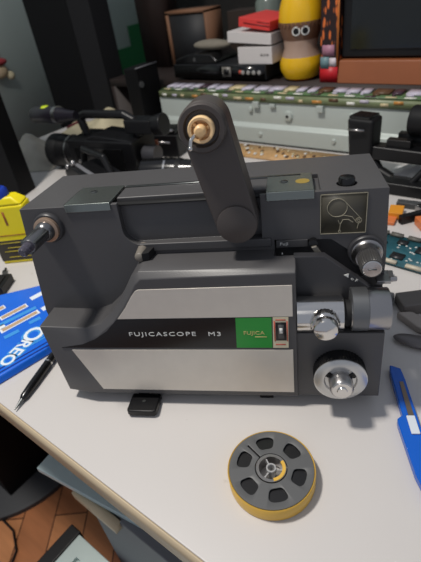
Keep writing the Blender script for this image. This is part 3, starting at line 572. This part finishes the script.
# old television with wooden base
tv = thing('television', 'television with orange wooden lower frame and dark reflecting screen', 'television', (-0.20, 1.10, ZS))
TW = mat('orange_wood', S(150, 88, 54), 0.45, 0, 0.12, 18)
B().prism([(-0.080, 0), (-0.072, 0.046), (0.16, 0.05), (0.16, 0)], 'x', -0.245, 0.38).build('wooden_base', TW, tv, 0.002)
B().box(-0.245, 0.38, -0.060, 0.16, 0.050, 0.36).build('cabinet', BLACK, tv, 0.003)
def scr():
    m = mat('screen_glass', S(24, 27, 27), 0.12, 0, 0.35, 7); return m
B().box(-0.225, 0.36, -0.0640, -0.0590, 0.066, 0.345).build('screen', scr(), tv, 0.001)

# ---------------------------------------------------------------- camcorders
MIC = mat('mic_black', S(28, 26, 34), 0.3); LIME = mat('lime', S(200, 220, 30), 0.5); ORG = mat('strap_orange', S(130, 72, 46), 0.6); WGR = mat('camera_grey', S(62, 62, 66), 0.35)
def camcorder(loc, rz, label, scale=1.0):
    c = thing('camcorder', label, 'camcorder', loc, rz); c.scale = (scale,) * 3
    bd = B().box(-0.06, 0.13, -0.045, 0.045, 0.0, 0.085).prism([(-0.06, 0.0), (-0.06, 0.07), (0.02, 0.095), (0.13, 0.085), (0.13, 0.0)], 'y', -0.038, 0.038).build('camera_body', BLACK, c, 0.004, 3)
    B().box(-0.04, 0.10, -0.0475, -0.0440, 0.012, 0.07).build('side_screen', BLACKG, bd, 0.001)
    g = B()
    for i in range(9): g.lathe((-0.03 + 0.016 * (i % 5), -0.048, 0.020 + 0.016 * (i // 5)), (0, -1, 0), [(0.0045, 0), (0.0038, 0.003)], 12)
    g.build('button', CHROME2, bd)
    ln_ = B().lathe((-0.058, 0, 0.042), (-1, 0, 0), [(0.036, 0), (0.038, 0.01), (0.036, 0.04), (0.038, 0.045), (0.040, 0.075)], 36).build('lens', BLACK, c)
    B().lathe((-0.118, 0, 0.042), (-1, 0, 0), [(0.0385, 0), (0.041, 0.008), (0.041, 0.03), (0.036, 0.03), (0.032, 0.01)], 36).build('lens_hood', RUBBER, ln_)
    B().lathe((-0.085, 0, 0.042), (-1, 0, 0), [(0.0392, 0), (0.0392, 0.004)], 36).build('silver_ring', CHROME2, ln_)
    B().tube([(-0.03, 0, 0.085), (-0.04, 0, 0.125), (-0.02, 0, 0.132), (0.09, 0, 0.132), (0.115, 0, 0.12), (0.118, 0, 0.082)], 0.0095, 12).build('handle', BLACK, c)
    mk_ = B().lathe((-0.02, -0.03, 0.138), (-1, 0, 0), [(0.010, 0), (0.0115, 0.02), (0.017, 0.045), (0.0195, 0.055), (0.0195, 0.125), (0.016, 0.133)], 28).build('microphone', MIC, c)
    B().lathe((-0.110, -0.03, 0.1560), (0, 0, 1), [(0.010, 0), (0.008, 0.0022)], 20).build('lime_label', LIME, mk_)
    B().lathe((-0.070, -0.03, 0.138), (-1, 0, 0), [(0.0200, 0), (0.0200, 0.010)], 28).build('mic_ring', CHROME2, mk_)
    B().box(0.10, 0.17, -0.02, 0.02, 0.095, 0.125).cyl((0.165, 0, 0.11), (0.195, 0, 0.113), 0.019, 0.024).build('viewfinder', BLACK, c, 0.003)
    B().lathe((0.128, 0, 0.045), (1, 0, 0), [(0.02, 0), (0.02, 0.035)], 20).build('battery', WGR, c)
    return c
camcorder((-0.880, 0.662, 0.0), math.radians(10), 'black camcorder with lime dotted microphone, behind the projector at left')
c2 = thing('camcorder', 'black camcorder lying low with a silver bar, right behind the projector', 'camcorder', (-0.78, 0.555, 0.0), math.radians(-14))
b_ = B().prism([(-0.09, 0), (-0.085, 0.045), (-0.04, 0.062), (0.07, 0.05), (0.09, 0.02), (0.09, 0)], 'y', -0.035, 0.035).build('camera_body', BLACK, c2, 0.004, 3)
B().box(-0.05, 0.055, -0.0375, -0.034, 0.010, 0.040).build('side_cover', BLACKG, b_)
o = B().box(-0.045, 0.045, -0.0045, 0.0045, 0, 0.003).build('silver_bar', mat('bar_silver', S(190, 190, 195), 0.3, 0.7), b_, 0.001); o.location = (0.0, -0.020, 0.057); o.rotation_euler = (0, 0.10, 0)
B().lathe((0.088, 0, 0.028), (1, 0, 0), [(0.026, 0), (0.028, 0.03), (0.030, 0.05), (0.024, 0.052)], 28).build('lens', BLACK, c2)
B().lathe((0.100, 0, 0.028), (1, 0, 0), [(0.0290, 0), (0.0290, 0.004)], 28).build('silver_ring', CHROME2, c2)
B().tube([(-0.07, 0.01, 0.05), (-0.055, 0.01, 0.085), (0.04, 0.01, 0.085), (0.06, 0.01, 0.05)], 0.007, 10).build('handle', BLACK, c2)
B().ball((-0.045, -0.025, 0.066), 0.007).ball((-0.07, -0.03, 0.055), 0.006).build('knob', CHROME2, c2)
c3 = thing('camera_lens', 'black camera lens with silver ring lying beside the reel arm', 'camera lens', (-0.655, 0.645, 0.0), math.radians(22))
B().lathe((-0.06, 0, 0.030), (1, 0, 0), [(0.022, 0), (0.029, 0.008), (0.030, 0.07), (0.026, 0.10), (0.024, 0.12)], 32).build('barrel', BLACKG, c3)
B().lathe((0.0, 0, 0.030), (1, 0, 0), [(0.0306, 0), (0.0306, 0.004)], 32).build('silver_ring', CHROME, c3)
B().lathe((0.025, 0, 0.030), (1, 0, 0), [(0.0292, 0), (0.0280, 0.010)], 32, 1, 0.001).build('focus_ring', RUBBER, c3)
c4 = thing('viewfinder_unit', 'black viewfinder with clips standing between camcorder and chassis', 'viewfinder', (-0.80, 0.80, 0.0), math.radians(15))
B().box(-0.05, 0.05, -0.03, 0.03, 0.0, 0.055).box(-0.035, 0.045, -0.025, 0.025, 0.055, 0.066).build('case', BLACK, c4, 0.003)
B().box(-0.030, 0.040, -0.0275, -0.022, 0.062, 0.068).box(-0.03, 0.03, -0.0315, -0.029, 0.035, 0.040).build('silver_edge', CHROME2, c4)
B().lathe((-0.05, 0, 0.030), (-1, 0, 0), [(0.021, 0), (0.024, 0.025)], 24).build('eyecup', RUBBER, c4)
tag(B().box(-0.012, 0.012, -0.005, 0.005, 0, 0.056).build('orange_tab', ORG, None, 0.002, loc=(-0.775, 0.735, 0.0004), rz=0.5), 'dull orange tab standing between the camcorder and the lens', 'tab')
# cloth and wire at the left
def cl(u, v):
    x = (u - 0.5) * 0.26; y = (v - 0.5) * 0.20
    z = 0.014 + 0.050 * (math.sin(u * 9 + v * 4) * 0.5 + 0.5) * math.sin(PI * u) * math.sin(PI * v) + 0.006 * math.sin(u * 21 + 2) * math.sin(v * 13)
    return Vector((x, y, max(0.001, z * min(1, 6 * min(u, 1 - u, v, 1 - v)))))
tag(B().grid(cl, 28, 24).build('crumpled_cloth', mat('cloth_white', S(176, 172, 160), 0.9, 0, 0.25, 30), None, loc=(-1.185, 0.625, 0.0005), rz=0.5), 'crumpled whitish cloth on the desk beside the left panel', 'cloth')
tag(B().grid(cl, 20, 16).build('paper_bag', mat('bag_beige', S(190, 180, 150), 0.8, 0, 0.2, 30), None, loc=(-1.15, 0.895, 0.001), rz=0.0), 'crumpled beige paper bag lying behind the cloth', 'paper bag')
tag(B().tube([(-0.06, 0, 0.045), (-0.02, 0.01, 0.06), (0.03, 0.0, 0.055), (0.07, -0.015, 0.03), (0.08, -0.01, 0.003)], 0.003, 8).build('red_wire', mat('wire_red', S(120, 30, 44), 0.5), None, loc=(-1.10, 0.775, 0.0)), 'dark red wire looping over the cloth at the left', 'wire')
hg = thing('hanging_plush', 'small beige and red figure hanging on the left wall', 'wall ornament', (-1.865, 1.015, 0.115))
hg.scale = (0.75, 0.75, 0.75)
B().ball((0, 0, 0.11), 0.035, 16, 12, 0.8, 1, 0.8).ball((0, 0.01, 0.03), 0.032, 16, 12, 0.8, 1.3, 1.1).build('figure', mat('plush_beige', S(180, 160, 130), 0.9), hg)
B().ball((0.012, 0.01, 0.075), 0.030, 16, 12, 0.9, 1.6, 0.6).build('red_scarf', mat('plush_red', S(150, 50, 56), 0.9), hg)
B().ball((0.0, 0.06, 0.0), 0.022, 12, 8).build('foot', mat('plush_cream', S(190, 180, 150), 0.9), hg)

# ---------------------------------------------------------------- right side: camera frame, boards, tools
cf = thing('camera_rig', 'black camera handle frame with upright rubber hood, behind the projector right', 'camera rig', (-0.236, 0.825, 0.0))
hd = B().prism([(-0.086, -0.022), (-0.042, -0.026), (-0.038, 0.014), (-0.080, 0.020)], 'z', 0.035, 0.116, [(-0.093, -0.022), (-0.042, -0.028), (-0.038, 0.014), (-0.086, 0.020)]).build('rubber_hood', RUBBER, cf, 0.006, 3)
B().prism([(-0.090, -0.018), (-0.050, -0.024), (-0.044, 0.010), (-0.082, 0.016)], 'z', 0.115, 0.1200).build('hood_rim', BLACKG, hd, 0.001)
B().box(-0.085, -0.055, -0.0340, -0.0305, 0.098, 0.101).build('hood_highlight', CHROME2, hd)  # thin chrome bar added as a highlight on the dark hood
B().prism([(-0.050, 0.042), (-0.044, 0.068), (0.20, 0.062), (0.20, 0.040)], 'y', -0.020, 0.010).build('top_bar', BLACK, cf, 0.004, 3)
B().box(-0.020, 0.022, -0.012, 0.004, 0.066, 0.080).build('shoe_mount', BLACK, cf, 0.001)
B().tube([(-0.050, -0.005, 0.045), (-0.030, -0.012, 0.020), (-0.005, -0.016, 0.010)], 0.011, 12).build('curved_strut', BLACK, cf)
B().box(-0.030, 0.22, -0.065, -0.035, 0.0, 0.022).build('lower_bar', BLACK, cf, 0.003)
B().tube([(0.062, -0.030, 0.048), (0.040, -0.045, 0.018)], 0.006, 10).build('strut', BLACK, cf)
B().lathe((0.008, 0.028, 0.105), (1, -0.05, 0), [(0.024, 0), (0.026, 0.004), (0.026, 0.12)], 28).build('microphone', RUBBER, cf)
B().box(-0.01, 0.09, 0.02, 0.036, 0.04, 0.082).build('mic_holder', BLACK, cf)
wrap = B().grid(lambda u, v: Vector(((u - 0.5) * 0.10, (v - 0.5) * 0.05, 0.003 + 0.014 * math.sin(PI * u) * math.sin(PI * v) + 0.004 * math.sin(u * 17) * math.sin(v * 19) * math.sin(PI * u))), 18, 18).build('plastic_wrap', mat('wrap_white', S(215, 215, 215), 0.35), None, loc=(-0.205, 0.862, 0.001))
tag(wrap, 'crumpled clear white plastic wrap under the camera frame', 'plastic wrap')
# teal board
TEAL = mat('board_teal', S(44, 92, 104), 0.35, 0, 0.4, 90)
tb = thing('main_circuit_board', 'teal circuit board with black chips on the desk right of the projector', 'circuit board', (-0.09, 0.580, 0.0005), math.radians(-5))
B().box(-0.115, 0.12, -0.042, 0.034, 0.002, 0.0045).build('board', TEAL, tb)
CHIP = mat('chip_black', S(30, 32, 36), 0.4)
for (x, y, s_) in ((-0.092, -0.002, 0.011), (-0.054, -0.022, 0.009), (-0.028, 0.006, 0.010), (0.010, -0.006, 0.012), (-0.062, 0.016, 0.007), (0.05, 0.006, 0.012), (0.045, -0.024, 0.008), (0.09, -0.004, 0.012)):
    B().box(x - s_, x + s_, y - s_ * 0.8, y + s_ * 0.8, 0.0045, 0.0068).build('chip', CHIP, tb)
CC, CG = mat('conn_cream', S(205, 196, 176), 0.5), mat('conn_grey', S(100, 98, 92), 0.5)
for i in range(60):
    x = random.uniform(-0.112, 0.115); y = random.uniform(-0.034, 0.024); B().box(x, x + 0.003, y, y + 0.0018, 0.0045, 0.0058).build('component', WHITEP, tb)
for x in (-0.10, -0.07, -0.035, 0.0, 0.03): B().box(x, x + 0.022, -0.0425, -0.0365, 0.0045, 0.008).build('connector', CC, tb)
for x in (-0.108, -0.086, -0.06, -0.038, -0.01, 0.02): B().box(x, x + 0.018, 0.027, 0.034, 0.0045, 0.009).build('connector', CG, tb)
AMB = mat('flex_amber', S(226, 150, 48), 0.3); COP = mat('copper_orange', S(214, 120, 70), 0.35)
fx = thing('scrap_electronics', 'heap of amber flex cables and copper parts behind the teal board', 'electronic parts', (-0.14, 0.702, 0.0))
for i, (x, y, a, m_, w_, l_, z_) in enumerate(((-0.050, -0.012, 0.2, AMB, 0.022, 0.030, 0.012), (-0.052, -0.038, 0.1, COP, 0.020, 0.022, 0.006), (0.004, -0.030, 0.7, COP, 0.030, 0.026, 0.014), (0.040, -0.012, -0.4, COP, 0.03, 0.03, 0.010), (-0.014, 0.012, -0.7, CHROME2, 0.03, 0.012, 0.010), (-0.02, -0.018, 0.9, BLACK, 0.05, 0.010, 0.014), (0.03, 0.02, 0.2, WHITEP, 0.02, 0.015, 0.012), (0.075, -0.02, 0.3, AMB, 0.03, 0.03, 0.011), (-0.03, 0.025, 0.1, DARKG, 0.06, 0.015, 0.01))):
    B().box(x - w_ / 2, x + w_ / 2, y - l_ / 2, y + l_ / 2, 0.0005, z_, a).build('flex_cable' if m_ in (AMB, COP) else 'metal_part', m_, fx, 0.001)
# usb adapter, grey tool, metal bits
ad = thing('charger_plug', 'grey beige plastic plug block at the right edge of the desk', 'plug', (-0.092, 0.470, 0), math.radians(-50))
B().box(-0.014, 0.014, -0.022, 0.018, 0.0005, 0.016).build('dark_end', mat('plug_dark', S(110, 104, 100), 0.45), ad, 0.002)
B().box(-0.012, 0.012, 0.018, 0.052, 0.001, 0.014).build('plug_body', mat('plug_taupe', S(185, 176, 168), 0.45), ad, 0.002)
tag(B().prism([(-0.03, -0.008), (0.0, -0.012), (0.05, -0.01), (0.05, 0.012), (-0.02, 0.006)], 'z', 0.0005, 0.010).build('taupe_block', mat('taupe', S(165, 156, 149), 0.45), None, 0.002, loc=(-0.075, 0.436, 0.0), rz=-0.35), 'flat taupe plastic piece in front of the plug block', 'plastic part')
tag(B().box(-0.012, 0.012, -0.008, 0.008, 0.0005, 0.008).build('metal_bracket', DARKG, None, 0.001, loc=(-0.147, 0.512, 0), rz=0.4), 'small dark metal bracket below the teal board', 'bracket')
tag(B().box(-0.010, 0.010, -0.012, 0.012, 0.0005, 0.010).build('stopper', mat('cap_grey', S(110, 110, 112), 0.4), None, 0.003, loc=(-0.127, 0.462, 0), rz=0.2), 'small grey plastic cap beside the lens', 'cap')
kn_ = thing('folding_knife', 'small dark oval tool with green inlay near the right edge', 'pocket tool', (-0.070, 0.405, 0), math.radians(8))
B().ball((0, 0, 0.005), 0.0045, 24, 10, 6.0, 2.2, 1.0).build('tool_body', mat('tool_dark', S(112, 108, 108), 0.35, 0.2), kn_)
B().ball((0.016, 0, 0.0080), 0.003, 16, 8, 2.8, 1.4, 0.9).build('green_inlay', mat('inlay_green', S(120, 150, 60), 0.4), kn_)
tag(B().box(-0.03, 0.05, -0.02, 0.02, 0.0005, 0.006).build('white_pad', mat('pad_white', S(190, 194, 196), 0.5), None, 0.001, loc=(-0.03, 0.475, 0), rz=-0.5), 'pale flat pad at the right edge behind the plug', 'pad')

# ---------------------------------------------------------------- below the desk
ped = thing('drawer_pedestal', 'dark grey drawer pedestal under the desk front', 'drawer unit', (-0.15, 0.36, -0.73))
B().box(-0.262, 0.35, -0.240, 0.2, 0.0, 0.521).build('cabinet', mat('pedestal_grey', S(110, 110, 114), 0.55), ped, 0.002)
B().box(-0.275, -0.185, -0.250, -0.236, 0.506, 0.521).build('beige_strip', EDGE, ped)
tag(B().box(0, 0.34, 0.0, 0.16, 0, 0.010).build('metal_plate', mat('plate_blue', S(186, 206, 208), 0.35, 0.2), None, 0.001, loc=(-0.494, 0.103, -0.2075), rz=math.radians(8)), 'pale blue metal plate resting under the desk on the grey pedestal', 'metal plate')
pc = thing('computer_case', 'pale metal computer case with black bezel below the desk edge', 'computer case', (-0.30, 0.02, -0.73))
o = B().box(-0.19, 0.22, -0.14, 0.085, 0.0, 0.330).build('metal_case', mat('case_metal', S(186, 200, 197), 0.35, 0.4, 0.05, 30), pc, 0.001)
cut(o, [B().box(-0.165, -0.155, 0.045, 0.058, 0.32, 0.36), B().lathe((-0.12, 0.02, 0.32), (0, 0, 1), [(0.004, 0), (0.004, 0.03)], 12), B().lathe((-0.15, 0.0, 0.32), (0, 0, 1), [(0.003, 0), (0.003, 0.03)], 12), B().lathe((-0.10, 0.06, 0.32), (0, 0, 1), [(0.003, 0), (0.003, 0.03)], 12)])
B().box(-0.215, -0.19, -0.14, 0.089, 0.0, 0.333).build('black_bezel', BLACK, pc, 0.002)
tag(B().lathe((0, 0, 0), (0, 0, 1), [(0.239, 0), (0.239, 0.014), (0.232, 0.018)], 72).build('round_floor_pad', mat('pad_grey', S(52, 53, 56), 0.6), None, loc=(-1.082, 0.2125, -0.7298)), 'dark grey round pad on the wooden floor under the desk', 'floor pad')
tag(B().box(-0.19, 0.0, 0.0, 0.172, 0, 0.46).build('black_cube_box', P1, None, 0.003, loc=(-0.927, 0.106, -0.7115)), 'black box standing on the round floor pad under the desk', 'box')
tag(B().tube([(-0.20, -0.05, 0.004), (-0.1, -0.012, 0.004), (-0.05, -0.012, 0.004), (0.0, -0.035, 0.004), (0.03, -0.08, 0.004)], 0.003, 8).build('cable', BLACK, None, loc=(-0.80, 0.07, -0.73)), 'black cable lying on the wooden floor', 'cable')
